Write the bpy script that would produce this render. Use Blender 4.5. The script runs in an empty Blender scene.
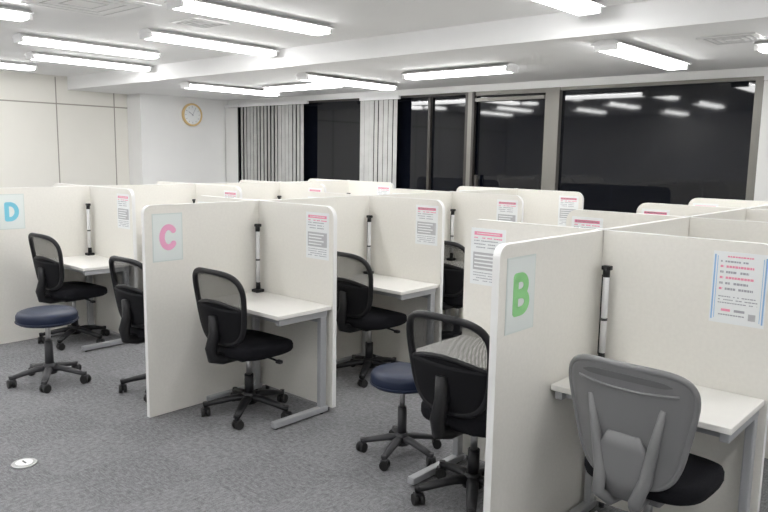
import bpy, bmesh, math, random
from mathutils import Vector, Matrix
random.seed(4)
H=1.65
SC=bpy.context.scene
try:
    SC.view_settings.view_transform='Standard'
    SC.view_settings.look='None'
except Exception: pass

# ---------------------------------------------------------------- materials
def mat(name, col, rough=.6, metal=0, spec=.5, var=0, vscale=30, bump=0, bscale=200, emit=0, emcol=None):
    m=bpy.data.materials.new(name); m.use_nodes=True
    nt=m.node_tree; b=nt.nodes['Principled BSDF']
    b.inputs['Base Color'].default_value=(*col,1); b.inputs['Roughness'].default_value=rough
    b.inputs['Metallic'].default_value=metal; b.inputs['Specular IOR Level'].default_value=spec
    tc=nt.nodes.new('ShaderNodeTexCoord')
    if var:
        n=nt.nodes.new('ShaderNodeTexNoise'); n.inputs['Scale'].default_value=vscale; n.inputs['Detail'].default_value=4
        nt.links.new(tc.outputs['Object'],n.inputs['Vector'])
        r=nt.nodes.new('ShaderNodeValToRGB')
        r.color_ramp.elements[0].position=.3; r.color_ramp.elements[1].position=.7
        r.color_ramp.elements[0].color=(*[max(0,c*(1-var)) for c in col],1)
        r.color_ramp.elements[1].color=(*[min(1,c*(1+var)) for c in col],1)
        nt.links.new(n.outputs['Fac'],r.inputs['Fac']); nt.links.new(r.outputs['Color'],b.inputs['Base Color'])
    if bump:
        n=nt.nodes.new('ShaderNodeTexNoise'); n.inputs['Scale'].default_value=bscale
        nt.links.new(tc.outputs['Object'],n.inputs['Vector'])
        bp=nt.nodes.new('ShaderNodeBump'); bp.inputs['Strength'].default_value=bump; bp.inputs['Distance'].default_value=.002
        nt.links.new(n.outputs['Fac'],bp.inputs['Height']); nt.links.new(bp.outputs['Normal'],b.inputs['Normal'])
    if emit:
        b.inputs['Emission Color'].default_value=(*(emcol or col),1); b.inputs['Emission Strength'].default_value=emit
    return m
M={}
M['panel']=mat('partition_fabric',(.86,.84,.785),.5,var=.02,vscale=60,bump=.12,bscale=500)
M['edge']=mat('partition_edge_trim',(.91,.91,.90),.4)
M['wall']=mat('wall_paint',(.90,.90,.89),.8,var=.01,vscale=3)
M['wallL']=mat('wall_panel_cream',(.78,.765,.71),.7,var=.01,vscale=3)
M['seam']=mat('panel_seam',(.36,.34,.30),.8)
M['ceil']=mat('ceiling_paint',(.90,.90,.90),.9,var=.015,vscale=2,bump=.1,bscale=120)
M['white']=mat('white_enamel',(.91,.91,.91),.4)
M['lamp']=mat('fluorescent_diffuser',(1,1,1),.5,emit=18.3,emcol=(1,.998,.99))
M['desk']=mat('desk_laminate',(.89,.875,.84),.35,var=.01,vscale=12)
M['steel']=mat('silver_painted_steel',(.50,.51,.53),.35,metal=.4)
M['black']=mat('black_plastic',(.009,.009,.011),.42,spec=.4)
M['mesh']=mat('black_mesh_fabric',(.008,.008,.010),.7,spec=.2)
M['fabric']=mat('black_seat_fabric',(.008,.008,.011),.85,spec=.2,var=.3,vscale=150,bump=.4,bscale=600)
M['caster']=mat('caster_rubber',(.014,.014,.014),.5)
M['navy']=mat('navy_vinyl',(.012,.020,.050),.42,spec=.35,bump=.15,bscale=300)
M['dgrey']=mat('dark_grey_plastic',(.045,.045,.05),.45)
M['grey']=mat('grey_chair_plastic',(.205,.205,.21),.36,bump=.06,bscale=400)
M['grey2']=mat('grey_chair_mesh',(.14,.14,.145),.7)
M['glass']=mat('night_window_glass',(.003,.004,.008),.045,spec=.5)
M['frame']=mat('window_aluminium',(.25,.24,.22),.4,metal=.3)
M['dframe']=mat('window_dark_frame',(.05,.045,.04),.4)
M['blind']=mat('blind_slat_grey',(.50,.50,.49),.8,var=.08,vscale=6)
M['blindw']=mat('blind_slat_white',(.85,.85,.83),.8)
M['paper']=mat('white_paper',(.90,.92,.92),.35)
M['sign']=mat('laminated_sign_paper',(.84,.89,.87),.25)
M['signb']=mat('sign_border',(.70,.76,.73),.3)
M['pink']=mat('pink_ink',(.88,.32,.46),.5)
M['pinkL']=mat('pink_letter',(.88,.42,.62),.5)
M['blueL']=mat('blue_letter',(.22,.64,.80),.5)
M['greenL']=mat('green_letter',(.30,.70,.28),.5)
M['blue']=mat('blue_ink',(.30,.52,.80),.5)
M['ink']=mat('grey_ink',(.42,.42,.46),.5)
M['gbox']=mat('grey_ink_box',(.52,.52,.54),.5)
M['gold']=mat('clock_rim_wood',(.74,.54,.26),.35)
M['metal']=mat('brushed_metal',(.55,.55,.55),.3,metal=.9)
M['silver']=mat('lamp_silver',(.75,.75,.76),.35,metal=.1)
M['vent']=mat('vent_grey',(.66,.66,.66),.6)
# carpet
def carpet():
    m=bpy.data.materials.new('carpet_tiles'); m.use_nodes=True; nt=m.node_tree; N=nt.nodes; L=nt.links
    b=N['Principled BSDF']; b.inputs['Roughness'].default_value=.95; b.inputs['Specular IOR Level'].default_value=.15
    tc=N.new('ShaderNodeTexCoord')
    def noise(sc,scale,det=3):
        mp=N.new('ShaderNodeMapping'); mp.inputs['Scale'].default_value=sc; L.new(tc.outputs['Object'],mp.inputs['Vector'])
        n=N.new('ShaderNodeTexNoise'); n.inputs['Scale'].default_value=scale; n.inputs['Detail'].default_value=det
        L.new(mp.outputs['Vector'],n.inputs['Vector']); return n
    n1=noise((1,6,1),22); n2=noise((6,1,1),22); n3=noise((1,1,1),200,2); n4=noise((1,1,1),45,4)
    ch=N.new('ShaderNodeTexChecker'); ch.inputs['Scale'].default_value=2
    L.new(tc.outputs['Object'],ch.inputs['Vector'])
    mx=N.new('ShaderNodeMix'); mx.data_type='FLOAT'; L.new(ch.outputs['Fac'],mx.inputs[0]); L.new(n1.outputs['Fac'],mx.inputs[2]); L.new(n2.outputs['Fac'],mx.inputs[3])
    def math_(op,a,bv):
        q=N.new('ShaderNodeMath'); q.operation=op; L.new(a,q.inputs[0])
        if isinstance(bv,(int,float)): q.inputs[1].default_value=bv
        else: L.new(bv,q.inputs[1])
        return q.outputs[0]
    s=math_('ADD',math_('MULTIPLY',mx.outputs[0],.32),math_('MULTIPLY',n3.outputs['Fac'],.40))
    s=math_('ADD',s,math_('MULTIPLY',n4.outputs['Fac'],.28))
    s=math_('ADD',s,math_('MULTIPLY',ch.outputs['Fac'],.022))
    r=N.new('ShaderNodeValToRGB'); r.color_ramp.elements[0].position=.38; r.color_ramp.elements[1].position=.65
    r.color_ramp.elements[0].color=(.12,.12,.127,1); r.color_ramp.elements[1].color=(.34,.34,.352,1)
    L.new(s,r.inputs['Fac']); L.new(r.outputs['Color'],b.inputs['Base Color'])
    bp=N.new('ShaderNodeBump'); bp.inputs['Strength'].default_value=.5; bp.inputs['Distance'].default_value=.004
    L.new(n3.outputs['Fac'],bp.inputs['Height']); L.new(bp.outputs['Normal'],b.inputs['Normal'])
    return m
M['carpet']=carpet()

# ---------------------------------------------------------------- mesh builder
class B:
    def __init__(s): s.bm=bmesh.new(); s.mats=[]
    def mi(s,k):
        if k not in s.mats: s.mats.append(k)
        return s.mats.index(k)
    def box(s,x0,x1,y0,y1,z0,z1,k,bev=0,M4=None,smooth=False):
        before=set(s.bm.faces)
        r=bmesh.ops.create_cube(s.bm,size=1)
        for v in r['verts']:
            v.co=Vector(((x0+x1)/2+v.co.x*(x1-x0),(y0+y1)/2+v.co.y*(y1-y0),(z0+z1)/2+v.co.z*(z1-z0)))
        if bev:
            es=list({e for v in r['verts'] for e in v.link_edges})
            bmesh.ops.bevel(s.bm,geom=es,offset=bev,segments=2,affect='EDGES',profile=.6)
        i=s.mi(k); nf=[f for f in s.bm.faces if f not in before]
        for f in nf: f.material_index=i; f.smooth=smooth
        if M4 is not None:
            for v in {v for f in nf for v in f.verts}: v.co=M4@v.co
        return nf
    def cyl(s,p,q,r1,r2,k,seg=20,cap=True):
        p=Vector(p);q=Vector(q);d=q-p
        rot=d.to_track_quat('Z','Y').to_matrix().to_4x4()
        before=set(s.bm.faces)
        bmesh.ops.create_cone(s.bm,cap_ends=cap,segments=seg,radius1=r1,radius2=r2,depth=d.length,matrix=Matrix.Translation((p+q)/2)@rot)
        i=s.mi(k)
        for f in s.bm.faces:
            if f not in before: f.material_index=i; f.smooth=len(f.verts)==4
    def rings(s,rings,k,closed=True,caps=True,smooth=True,loop=False):
        i=s.mi(k); vs=[[s.bm.verts.new(p) for p in R] for R in rings]
        n=len(vs[0]); m=len(vs)
        for a in range(m if loop else m-1):
            A=vs[a];Bq=vs[(a+1)%m]
            for j in range(n if closed else n-1):
                f=s.bm.faces.new((A[j],A[(j+1)%n],Bq[(j+1)%n],Bq[j])); f.material_index=i; f.smooth=smooth
        if caps and not loop and closed:
            for R in (vs[0][::-1],vs[-1]):
                f=s.bm.faces.new(R); f.material_index=i; f.smooth=smooth
    def tube(s,pts,r,k,seg=10,loop=False,up=(0,0,1),flat=1.0,smooth=True):
        pts=[Vector(p) for p in pts]; n=len(pts); rs=r if isinstance(r,list) else [r]*n
        R=[]; up=Vector(up)
        for i,p in enumerate(pts):
            a=pts[(i-1)%n] if (loop or i>0) else p; b=pts[(i+1)%n] if (loop or i<n-1) else p
            t=(b-a).normalized(); side=t.cross(up)
            if side.length<1e-3: side=t.cross(Vector((1,0,.01)))
            side.normalize(); w=side.cross(t).normalized()
            R.append([p+side*math.cos(2*math.pi*j/seg)*rs[i]+w*math.sin(2*math.pi*j/seg)*rs[i]*flat for j in range(seg)])
        s.rings(R,k,loop=loop,smooth=smooth)
    def poly(s,pts,ext,k,kedge=None):
        ext=Vector(ext); i=s.mi(k); e=s.mi(kedge or k)
        a=[s.bm.verts.new(p) for p in pts]; b=[s.bm.verts.new(Vector(p)+ext) for p in pts]
        f=s.bm.faces.new(a[::-1]); f.material_index=i
        f=s.bm.faces.new(b); f.material_index=i
        n=len(a)
        for j in range(n):
            f=s.bm.faces.new((a[j],a[(j+1)%n],b[(j+1)%n],b[j])); f.material_index=e
    def mesh(s,name):
        bmesh.ops.recalc_face_normals(s.bm,faces=s.bm.faces)
        me=bpy.data.meshes.new(name); s.bm.to_mesh(me); s.bm.free()
        for k in s.mats: me.materials.append(M[k])
        return me
    def obj(s,name,loc=(0,0,0),rz=0,parent=None):
        return place(s.mesh(name),name,loc,rz,parent)
def place(me,name,loc=(0,0,0),rz=0,parent=None,scale=None):
    o=bpy.data.objects.new(name,me); SC.collection.objects.link(o)
    o.location=loc; o.rotation_euler=(0,0,rz)
    if scale: o.scale=scale
    if parent: o.parent=parent
    return o
def simplebox(name,x0,x1,y0,y1,z0,z1,k,parent=None):
    b=B(); b.box(x0,x1,y0,y1,z0,z1,k); return b.obj(name,parent=parent)

# ---------------------------------------------------------------- room
XL,XR,YB,YW=-10.75,1.6,-1.8,7.56
ZC,ZL,YD=2.72,2.53,4.98
simplebox('floor',XL-.1,XR+.1,YB-.1,YW+.2,-.1,0,'carpet')
b=B(); b.box(XL-.1,XR+.1,YB-.1,YD,ZC,ZC+.1,'ceil'); b.box(XL-.1,XR+.1,YD,YW+.2,ZL,ZC+.1,'ceil'); b.obj('ceiling')
b=B(); b.box(XL-.1,XL,YB,YW,0,ZC,'wallL')
for y in (-.6,.3,1.2,2.1,3.0,3.9,4.8,5.7): b.box(XL,XL+.003,y-.008,y+.008,.06,ZC-.02,'seam')
b.box(XL,XL+.003,YB,YW,2.308,2.326,'seam')
b.obj('wall_left')
simplebox('wall_right',XR,XR+.1,YB,YW,0,ZC,'wall')
simplebox('wall_front',XL,XR,YB-.1,YB,0,ZC,'wall')
simplebox('baseboard_left',XL+.004,XL+.016,YB,5.9,0,.06,'dgrey')
XC=-10.35
simplebox('wall_column',XL+.001,XC,5.92,YW,0,ZL-.001,'wall')
b=B(); b.box(XC,XR,YW,YW+.15,0,.85,'wall'); b.box(XC,XR,YW,YW+.15,2.45,ZL,'wall')
b.box(XC,XR,YW-.03,YW+.02,.83,.87,'white'); b.obj('wall_back')
Z0,Z1=.87,2.45
def window(name,x0,x1,fr='frame',fw=.045,divs=(),dep=.05):
    b=B(); y=YW+.04
    b.box(x0,x1,y+.03,y+.05,Z0,Z1,'glass')
    b.box(x0,x0+fw,y-dep+.03,y+.03,Z0,Z1,fr); b.box(x1-fw,x1,y-dep+.03,y+.03,Z0,Z1,fr)
    b.box(x0+fw,x1-fw,y-dep+.03,y+.03,Z0,Z0+fw,fr); b.box(x0+fw,x1-fw,y-dep+.03,y+.03,Z1-fw*.7,Z1,fr)
    for d in divs: b.box(d-.02,d+.02,y-dep+.03,y+.03,Z0+fw,Z1-fw,fr)
    return b
window('w',XC,-5.36,'dframe',.04,(-8.9,-7.2,-5.98)).obj('window_1')
b=window('w',-5.36,-4.20,'frame',.07,())
b.box(-5.21,-5.17,YW-.01,YW+.02,1.2,1.42,'dframe'); b.box(-5.285,-5.25,YW,YW+.05,Z0,Z1,'dframe'); b.box(-5.25,-4.28,YW+.01,YW+.045,2.33,2.37,'frame')
b.obj('window_2')
b=window('w',-4.20,-1.98,'frame',.05,()); b.box(-4.15,-4.08,YW+.0,YW+.07,Z0,Z1,'frame'); b.obj('window_3')
window('w',-1.98,XR,'frame',.05,(.0,)).obj('window_4')
def blinds(x0,x1,k,ang,name,step=.085,y=YW-.07,jit=.15):
    b=B(); b.box(x0,x1,y-.02,y+.02,2.40,2.445,'white')
    n=int((x1-x0)/step)
    for i in range(n):
        x=x0+step*(i+.5); a=ang+random.uniform(-jit,jit)
        mt=Matrix.Translation((x,y,0))@Matrix.Rotation(a,4,'Z')
        b.box(-.043,.043,-.001,.001,.93,2.395,k,M4=mt)
        b.box(-.043,.043,-.003,.003,.91,.93,'white',M4=mt)
    b.obj(name)
blinds(-10.33,-9.95,'blindw',.1,'vertical_blinds')
blinds(-9.92,-8.25,'blind',-.15,'vertical_blinds',.088)
blinds(-7.15,-6.42,'blind',-.12,'vertical_blinds',.088)
blinds(-1.93,XR-.05,'blindw',.25,'vertical_blinds')

# ---------------------------------------------------------------- lights
def tube_light(cx,cy,zc,L,alongx,wide=.24):
    b=B(); h=L/2; w=wide/2
    prof=[(-w*.45,0),(w*.45,0),(w,-.03),(w,-.036),(-w,-.036),(-w,-.03)]
    def P(t,s,z): return (t,s,z) if alongx else (s,t,z)
    pts=[P(-h,s,z) for s,z in prof]; b.poly(pts,P(2*h,0,0),'white')
    b.box(*( (-h+.03,h-.03,-w*.70,w*.70) if alongx else (-w*.70,w*.70,-h+.03,h-.03)),-.078,-.0365,'lamp',bev=.018)
    for e in (-1,1):
        a0,a1=sorted((e*h-.03*e,e*h))
        b.box(*((a0,a1,-w*.75,w*.75) if alongx else (-w*.75,w*.75,a0,a1)),-.080,-.0365,'white',bev=.006)
    b.obj('ceiling_light',(cx,cy,zc-.0005))
for x,y in ((-4.55,3.6),(-5.97,4.2),(-7.2,3.6),(-8.4,4.2),(-5.97,1.75),(-8.4,1.75),(-7.2,.6),(-4.55,1.2),(-2.4,4.1),(-1.7,1.9),(-3.0,.3),(.3,1.2),(.3,4.0),(-9.6,.6),(-9.6,3.3),(-.9,-.9),(-5.9,-.8)):  # includes unseen fixtures added out of view to light the near area
    tube_light(x,y,ZC,1.45,False)
for x,y in ((-2.45,5.95),(-6.05,6.15),(-8.1,6.0)): tube_light(x,y,ZL,1.5,False)
for x,y in ((-4.4,6.02),(-6.95,6.2),(-.95,5.95)): tube_light(x,y,ZL,1.3,True)
def vent(x,y,z,s=.5,name='ceiling_air_vent'):
    b=B(); b.box(-s/2,s/2,-s/2,s/2,-.008,0,'white',bev=.003)
    for i in range(3):
        q=s/2*(.8-.24*i)
        for a in range(4):
            mt=Matrix.Rotation(a*math.pi/2,4,'Z'); b.box(-q,q,q-.012,q,-.011,-.008,'vent',M4=mt)
    b.obj(name,(x,y,z-.0005))
vent(-5.3,3.6,ZC,.35); vent(-5.3,2.6,ZC,.8,'ceiling_air_conditioner'); vent(-1.7,5.7,ZL,.4)

# ---------------------------------------------------------------- clock
b=B()
b.cyl((0,0,0),(.03,0,0),.185,.185,'gold',48)
b.cyl((.0301,0,0),(.033,0,0),.155,.155,'paper',48)
pts=[(.032,.170*math.cos(a*math.pi/24),.170*math.sin(a*math.pi/24)) for a in range(48)]
b.tube(pts,.016,'gold',8,loop=True,up=(1,0,0))
for h in range(12):
    mt=Matrix.Rotation(h*math.pi/6,4,'X'); b.box(.033,.0345,-.004,.004,.115,.138,'ink',M4=mt)
b.box(.035,.037,-.005,.005,-.02,.085,'ink',M4=Matrix.Rotation(1.0,4,'X')); b.box(.037,.039,-.003,.003,-.02,.12,'ink',M4=Matrix.Rotation(-.5,4,'X'))
b.cyl((.035,0,0),(.042,0,0),.01,.01,'ink',12)
b.obj('wall_clock',(XC+.001,6.83,2.25))

# ---------------------------------------------------------------- partitions
HP=1.326; W=.752; Y0=2.244; Y1=3.124; DY=1.117; T=.032
SP={'B':-1.436,'C':-3.937,'D':-6.371}
def rpoly(fn,u0,u1,z0,z1,r0,r1):
    P=[(u0,z0),(u1,z0)]
    if r1:
        for i in range(9):
            a=i/8*math.pi/2; P.append((u1-r1+r1*math.cos(a),z1-r1+r1*math.sin(a)))
    else: P.append((u1,z1))
    if r0:
        for i in range(9):
            a=math.pi/2+i/8*math.pi/2; P.append((u0+r0+r0*math.cos(a),z1-r0+r0*math.sin(a)))
    else: P.append((u0,z1))
    return [fn(u,z) for u,z in P]
b=B(); YE=Y1+3*DY+T/2-Y0
b.poly(rpoly(lambda u,z:(-T/2,u,z),0,YE,.004,HP,.05,.0),(T,0,0),'panel','edge')
for k in range(4): b.cyl((0,Y1-Y0+k*DY,HP),(0,Y1-Y0+k*DY,HP+.004),.02,.02,'edge',16)
SPM=b.mesh('spine_partition')
def front_mesh(s):
    b=B()
    if s>0: b.poly(rpoly(lambda u,z:(u,-T/2,z),T/2+.001,W,.03,HP,0,.075),(0,T,0),'panel','edge')
    else: b.poly(rpoly(lambda u,z:(u,-T/2,z),-W,-T/2-.001,.03,HP,.075,0),(0,T,0),'panel','edge')
    for x in (.08,W-.06): b.cyl((s*x,0,0),(s*x,0,.031),.014,.014,'dgrey',12)
    return b.mesh('cubicle_partition')
FM={1:front_mesh(1),-1:front_mesh(-1)}
for xs in SP.values():
    place(SPM,'spine_partition',(xs,Y0,0))
    for k in range(4):
        for s in (1,-1): place(FM[s],'cubicle_partition',(xs,Y1+k*DY,0))

DW=W-T/2-.012; DD=.44
def desk_mesh():
    b=B(); x0=.004
    b.box(x0,DW,-DD,-.004,.675,.70,'desk',bev=.004)
    b.box(x0+.03,DW-.03,-.08,-.05,.60,.674,'steel')
    b.box(x0+.03,DW-.03,-DD+.05,-DD+.075,.64,.674,'steel')
    for x in (x0+.01,DW-.045):
        b.box(x,x+.035,-DD+.02,-.03,.635,.6745,'steel',bev=.004)
        b.box(x,x+.035,-.085,-.035,.045,.636,'steel',bev=.006)
        b.box(x-.004,x+.039,-DD-.02,-.02,.012,.05,'steel',bev=.008)
        b.cyl((x+.017,-DD+.01,0),(x+.017,-DD+.01,.014),.012,.012,'black',10)
        b.cyl((x+.017,-.06,0),(x+.017,-.06,.014),.012,.012,'black',10)
    return b.mesh('study_desk')
DM=desk_mesh()
def lamp_mesh():
    b=B()
    b.box(-.03,.03,-.035,.030,.0,.022,'black',bev=.005)
    b.cyl((0,0,.022),(0,0,.07),.017,.015,'black',14)
    b.cyl((.004,-.004,.07),(.004,-.004,.42),.0145,.0145,'silver',16)
    b.box(-.017,-.009,-.008,.010,.06,.43,'black',bev=.002)
    b.cyl((.002,-.002,.42),(.002,-.002,.465),.016,.016,'black',16)
    b.box(-.018,.024,-.016,.014,.452,.472,'black',bev=.004)
    b.cyl((.004,-.004,.22),(.004,-.004,.232),.0155,.0155,'dgrey',16)
    return b.mesh('desk_lamp')
LM=lamp_mesh()
def notice_mesh(v):
    b=B(); w,h=.21,.297
    b.box(-w/2,w/2,-.0012,0,-h/2,h/2,'paper')
    def R(x0,x1,z0,z1,k): b.box(x0,x1,-.002,-.0013,z0,z1,k)
    def line(x0,x1,z,hh,k,p=.9):
        x=x0
        while x<x1:
            l=random.uniform(.005,.012)
            if random.random()<p: R(x,min(x+l,x1),z-hh,z,k)
            x+=l+.002
    if v==0:
        R(-.085,.085,.112,.130,'pink'); R(-.07,.07,.119,.124,'paper')
        line(-.085,.085,.101,.006,'pink')
        for i in range(3): line(-.085,.06,.085-i*.017,.005,'ink')
        R(-.088,.088,-.070,.022,'gbox')
        for i in range(4): b.box(-.08,.06-.02*(i%2),-.0026,-.0021,.010-i*.02-.008,.010-i*.02,'paper')
        for i in range(4): line(-.085,.085,-.083-i*.014,.004,'ink')
    else:
        for s in (-1,1):
            R(s*.097-.003,s*.097+.003,-.135,.135,'blue'); R(s*.087-.001,s*.087+.001,-.13,.13,'blue')
        line(-.05,.05,.132,.006,'pink',1)
        line(-.075,.03,.112,.007,'ink')
        for i in range(5):
            z=.092-i*.023
            line(-.075,-.062,z,.009,'pink' if i%2==0 else 'ink',1)
            line(-.052,.055-.02*(i%2),z,.009,'pink' if i in(0,2) else 'ink')
        for i in range(3): line(-.075,.075,-.035-i*.013,.004,'ink')
        R(-.06,-.025,-.098,-.088,'pink'); R(-.01,.03,-.098,-.088,'ink'); R(.045,.072,-.125,-.098,'gbox')
        line(-.07,.03,-.11,.005,'ink')
    return b.mesh('notice_poster')
NM=[notice_mesh(0),notice_mesh(1)]
zdn=(.985+1.282)/2
for key,xs in SP.items():
    for k in range(4):
        y=Y1+k*DY-T/2
        place(DM,'study_desk',(xs+T/2+.002,y,0))
        place(DM,'study_desk',(xs-T/2-.002-DW-.004,y,0))
        place(LM,'desk_lamp',(xs+T/2+.045,y-.045,.7003)); place(LM,'desk_lamp',(xs-T/2-.045,y-.045,.7003))
        v=1 if (key=='B' and k==0) else 0
        place(NM[v],'notice_poster',(xs+W-.04-.105,y-.0004,zdn))
        place(NM[0],'notice_poster',(xs-W+.04+.105,y-.0004,zdn))
def arc(cy,cz,ry,rz,a0,a1,n=14):
    return [(cy+ry*math.cos(math.radians(a0+(a1-a0)*i/n)),cz+rz*math.sin(math.radians(a0+(a1-a0)*i/n))) for i in range(n+1)]
STK={'C':[arc(.005,0,.042,.058,42,318,26)],
     'D':[[(-.036,-.058),(-.036,.058)],[(-.036,.058),(-.01,.058)]+arc(-.012,0,.05,.058,85,-85,18)+[(-.012,-.058),(-.036,-.058)]],
     'B':[[(-.036,-.062),(-.036,.062)],[(-.036,.062),(-.005,.062)]+arc(-.003,.032,.036,.030,80,-80,12)+[(-.005,.002),(-.036,.002)],
          [(-.005,.002)]+arc(-.001,-.030,.043,.032,80,-80,12)+[(-.005,-.062),(-.036,-.062)]]}
def letter_sign(key,xs,kl):
    b=B(); w,h=.21,.297
    b.box(0,.0012,-w/2,w/2,-h/2,h/2,'signb')
    b.box(.0013,.0018,-w/2+.007,w/2-.007,-h/2+.007,h/2-.007,'sign')
    r=.0185
    for st in STK[key]:
        st=[(u*1.08,z*1.08) for u,z in st]
        n=len(st); R=[]
        for i,(u,z) in enumerate(st):
            a=st[max(0,i-1)]; c=st[min(n-1,i+1)]; t=Vector((c[0]-a[0],c[1]-a[1])).normalized(); nx,nz=-t.y*r,t.x*r
            R.append([(.0019,u+nx,z+nz),(.0030,u+nx,z+nz),(.0030,u-nx,z-nz),(.0019,u-nx,z-nz)])
        b.rings(R,kl,smooth=False)
        for i,(u,z) in enumerate(st):
            if i in (0,n-1) or key!='C': b.cyl((.0019,u,z),(.0031+i*1e-6,u,z),r,r,kl,20)
    b.obj('letter_sign',(xs+T/2+.0004,Y0+.05+w/2+(.02 if key=='D' else 0),1.125))
letter_sign('B',SP['B'],'greenL'); letter_sign('C',SP['C'],'pinkL'); letter_sign('D',SP['D'],'blueL')

# ---------------------------------------------------------------- chairs
def star_base(b,R,k,hub=.11,wr=.028,rot=.3,thick=.028):
    for i in range(5):
        a=rot+i*2*math.pi/5; c,s=math.cos(a),math.sin(a)
        pts=[(c*r,s*r,z) for r,z in ((.02,hub),(R*.35,hub),(R*.7,hub-.018),(R,hub-.036))]
        b.tube(pts,[thick,thick*.97,thick*.85,thick*.68],k,12,flat=.68)
        b.cyl((c*R,s*R,hub-.05),(c*R,s*R,hub-.02),.013,.017,k,10)
        ca=a+1.2+i*.7; d=Vector((math.cos(ca),math.sin(ca),0)); o=Vector((c*R,s*R,wr))+d.cross(Vector((0,0,1)))*.008
        b.cyl(o-d*.026,o-d*.006,wr,wr,'caster',18); b.cyl(o+d*.006,o+d*.026,wr,wr,'caster',18)
        b.cyl(o-d*.006,o+d*.006,wr*.55,wr*.55,k,10)
        b.box(-.020,.020,-.020,.024,wr*1.1,wr*2.05,k,bev=.006,M4=Matrix.Translation((o.x,o.y,0))@Matrix.Rotation(ca,4,'Z'))
    b.cyl((0,0,hub-.035),(0,0,hub+.035),.05,.038,k,24)
def sell(a,b_,n,N=40):
    out=[]
    for i in range(N):
        t=2*math.pi*i/N; c,s=math.cos(t),math.sin(t)
        out.append((a*math.copysign(abs(c)**(2/n),c),b_*math.copysign(abs(s)**(2/n),s)))
    return out
def cushion(b,a,d,cy,z0,z1,k,n=3.4,crown=.012,kb=None):
    prof=[(0.90,z0),(.97,z0+.01),(1.0,z0+.03),(1.0,z1-.025),(.97,z1-.008),(.90,z1),(.6,z1+crown*.5),(.25,z1+crown)]
    R=[[(x*f,cy+y*f,z-(.02*max(0,(y/d))**3 if z>z0+.02 else 0)) for x,y in sell(a,d,n)] for f,z in prof]
    b.rings(R,k)
def bmap(x,z,off=0):
    return Vector((x,-.225-.16*(z-.55)+.9*x*x+off,z))
def mesh_chair():
    b=B()
    star_base(b,.272,'black',thick=.031)
    b.cyl((0,0,.12),(0,0,.26),.029,.029,'black'); b.cyl((0,0,.26),(0,0,.40),.017,.017,'metal')
    b.box(-.09,.09,-.12,.10,.375,.42,'black',bev=.012)
    b.tube([(.08,.02,.40),(.2,.03,.39),(.25,.03,.385)],.007,'black',8)
    b.box(.235,.275,.015,.045,.375,.395,'black',bev=.005)
    cushion(b,.24,.225,.015,.41,.495,'fabric')
    b.tube([(0,-.08,.40),(0,-.20,.40),(0,-.275,.42),(0,-.285,.48),bmap(0,.57,-.03),bmap(0,.68,-.02)],[.034,.034,.034,.036,.034,.028],'black',12,up=(1,0,0))
    zc,hb,n=.728,.222,3.4; A=.222
    def shape(x,z): return x*(1+.12*(z-zc)/hb)
    out=sell(A,hb,n,56)
    fr=[bmap(shape(x,zc+z),zc+z) for x,z in out]
    b.tube(fr,.0175,'black',10,loop=True,up=(0,1,0))
    def hw(z):
        q=min(1,abs((z-zc)/hb)); return shape(A*(max(0,1-q**n))**(1/n),z)
    zs=.715; bm2=bmesh.new(); nu,nv=76,42; g=[]
    for j in range(nv+1):
        z=zs+(zc+hb-.012-zs)*j/nv; g.append([bm2.verts.new(bmap(hw(z)*(-1+2*i/nu),z,.002)) for i in range(nu+1)])
    for j in range(nv):
        for i in range(nu): bm2.faces.new((g[j][i],g[j][i+1],g[j+1][i+1],g[j+1][i]))
    bmesh.ops.wireframe(bm2,faces=bm2.faces[:],thickness=.0034,use_replace=True,use_even_offset=False)
    tmp=bpy.data.meshes.new('tmp'); bm2.to_mesh(tmp); bm2.free()
    nf=len(b.bm.faces); b.bm.from_mesh(tmp); b.bm.faces.ensure_lookup_table(); mi=b.mi('mesh')
    for f in b.bm.faces[nf:]: f.material_index=mi
    bpy.data.meshes.remove(tmp)
    R=[]
    for j in range(13):
        z=zc-hb+.006+(zs+.015-(zc-hb+.006))*j/12; w=hw(z)
        R.append([bmap(w*(-1+2*i/16),z,.018) for i in range(17)]+[bmap(w*(1-2*i/16),z,-.014) for i in range(17)])
    b.rings(R,'mesh')
    b.tube([bmap(hw(zs)*(-1+2*i/12),zs+.006+.045*(1-(2*i/12-1)**2)) for i in range(13)],.011,'black',8,up=(0,1,0))
    R=[]
    for i in range(13):
        x=hw(zs)*(-1+2*i/12)*.97; zt=zs+.004+.045*(1-(2*i/12-1)**2)
        R.append([bmap(x,zs-.01,.006),bmap(x,zt,.006),bmap(x,zt,-.004),bmap(x,zs-.01,-.004)])
    b.rings(R,'mesh',smooth=False)
    return b.mesh('office_chair')
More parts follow.
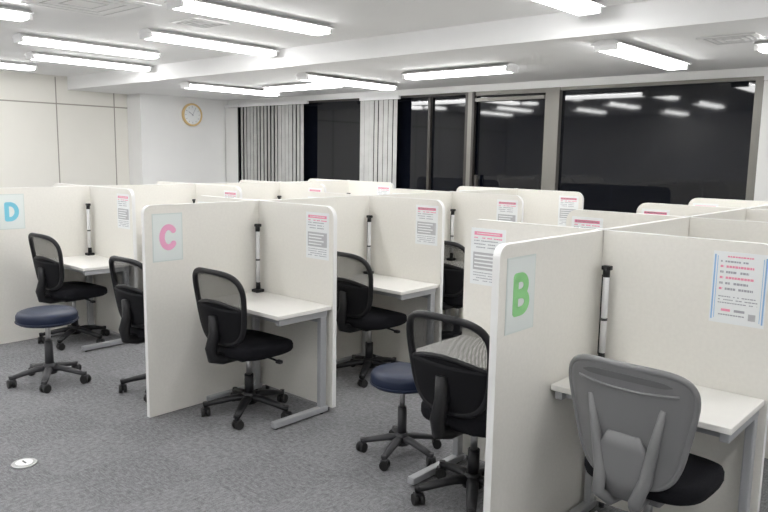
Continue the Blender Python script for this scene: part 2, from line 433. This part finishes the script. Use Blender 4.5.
def grey_chair():
    b=B()
    star_base(b,.272,'grey')
    b.cyl((0,0,.12),(0,0,.26),.027,.027,'grey'); b.cyl((0,0,.26),(0,0,.40),.017,.017,'metal')
    b.box(-.10,.10,-.14,.10,.385,.43,'grey',bev=.012)
    cushion(b,.235,.215,.02,.425,.505,'fabric')
    zc,hb,n=.71,.225,4.2; A=.212
    def shape(x,z): return x*(1+.22*(z-zc)/hb)
    def hw(z):
        q=min(1,abs((z-zc)/hb)); return shape(A*(max(0,1-q**n))**(1/n),z)
    for k,o1,o2,ins in (('grey',-.014,.004,1.0),('fabric',.005,.022,.94)):
        R=[]; N=30
        for j in range(N+1):
            z=zc-hb*ins*.998*math.cos(math.pi*j/N); w=max(.004,hw(z)*ins)
            R.append([bmap(w*(-1+2*i/18),z,o2) for i in range(19)]+[bmap(w*(1-2*i/18),z,o1) for i in range(19)])
        b.rings(R,k)
    out=sell(A,hb,n,56)
    b.tube([bmap(shape(x,zc+z),zc+z,-.004) for x,z in out],.013,'grey',10,loop=True,up=(0,1,0))
    R=[]
    for i in range(15):
        x=-.165+.33*i/14; e=.010*math.sqrt(max(0,1-((i-7)/7)**4))+.002; z=.888+.008*(1-((i-7)/7)**2)
        R.append([bmap(x,z-e,-.0142),bmap(x,z+e,-.0142),bmap(x,z+e,-.0175),bmap(x,z-e,-.0175)])
    b.rings(R,'grey2',smooth=False)
    b.tube([bmap(-.185+.37*i/12,.858-.010*(1-(i/6-1)**2),-.014) for i in range(13)],.006,'grey',8,up=(0,1,0))
    for s in (-1,1):
        b.tube([(s*.035,-.10,.405),(s*.05,-.24,.41),(s*.07,-.29,.45),bmap(s*.085,.52,-.035),bmap(s*.105,.64,-.024),bmap(s*.135,.80,-.012)],[.024,.024,.024,.024,.020,.010],'grey',10,up=(1,0,0))
    R=[]
    for z,w,o in ((.43,.075,-.045),(.50,.085,-.04),(.56,.09,-.034),(.62,.09,-.028),(.68,.06,-.020)):
        R.append([bmap(w*(-1+2*i/8),z,o+.014) for i in range(9)]+[bmap(w*(1-2*i/8),z,o-.004) for i in range(9)])
    b.rings(R,'grey')
    return b.mesh('office_chair')
def stool():
    b=B(); star_base(b,.25,'dgrey',hub=.10,wr=.028,thick=.029)
    b.cyl((0,0,.12),(0,0,.29),.030,.028,'dgrey'); b.cyl((0,0,.29),(0,0,.41),.017,.017,'metal')
    b.cyl((0,0,.40),(0,0,.425),.10,.13,'black',28)
    prof=[(.10,.415),(.185,.417),(.198,.427),(.203,.450),(.202,.475),(.192,.492),(.17,.50),(.10,.504),(.02,.505)]
    b.rings([[(r*math.cos(2*math.pi*i/48),r*math.sin(2*math.pi*i/48),z) for i in range(48)] for r,z in prof],'navy')
    b.tube([(.203*math.cos(2*math.pi*i/48),.203*math.sin(2*math.pi*i/48),.435) for i in range(48)],.005,'navy',6,loop=True)
    return b.mesh('rolling_stool')
CM=mesh_chair(); GM=grey_chair(); ST=stool()
for x,y,r in ((-3.555,2.73,.02),(-3.545,3.84,-.05),(-3.55,4.96,.05),(-4.345,2.60,.03),(-6.02,2.76,.06),(-1.845,2.75,-.03),(-4.32,3.86,0),(-5.99,3.88,0),(-1.82,3.88,0)):
    place(CM,'office_chair',(x,y,0),r)
place(GM,'office_chair',(-.968,2.665,0),-.04)
place(ST,'rolling_stool',(-5.07,2.13,0),.4,scale=(1,1,1.05))
place(ST,'rolling_stool',(-2.44,2.92,0),.9,scale=(.88,.88,.97))
b=B(); b.cyl((0,0,0),(0,0,.006),.065,.062,'metal',32); b.cyl((0,0,.006),(0,0,.010),.045,.043,'white',32); b.box(-.02,.02,-.004,.004,.010,.012,'dgrey')
b.obj('floor_outlet',(-3.80,1.44,.0005))
b=B(); b.tube([(-1.345,3.05,.006),(-1.345,2.90,.006),(-1.35,2.72,.006),(-1.355,2.60,.006),(-1.34,2.50,.006),(-1.36,2.44,.006),(-1.39,2.42,.006)],.005,'white',8)
b.obj('power_cable')

# ---------------------------------------------------------------- world, camera
w=bpy.data.worlds.new('world'); SC.world=w; w.use_nodes=True
w.node_tree.nodes['Background'].inputs[0].default_value=(.02,.025,.04,1); w.node_tree.nodes['Background'].inputs[1].default_value=1
th,ps,ro=[math.radians(a) for a in (8.018,41.617,.959)]
F=Vector((-math.sin(ps),math.cos(ps),0));R=Vector((math.cos(ps),math.sin(ps),0));Z=Vector((0,0,1))
c=F*math.cos(th)-Z*math.sin(th); u=F*math.sin(th)+Z*math.cos(th)
R2=R*math.cos(ro)+u*math.sin(ro); u2=u*math.cos(ro)-R*math.sin(ro)
cd=bpy.data.cameras.new('camera'); cd.sensor_width=36; cd.lens=717.2/768*36; cd.clip_start=.05
co=bpy.data.objects.new('camera',cd); SC.collection.objects.link(co)
m=Matrix((R2,u2,-c)).transposed().to_4x4(); m.translation=(0,0,H); co.matrix_world=m
SC.camera=co
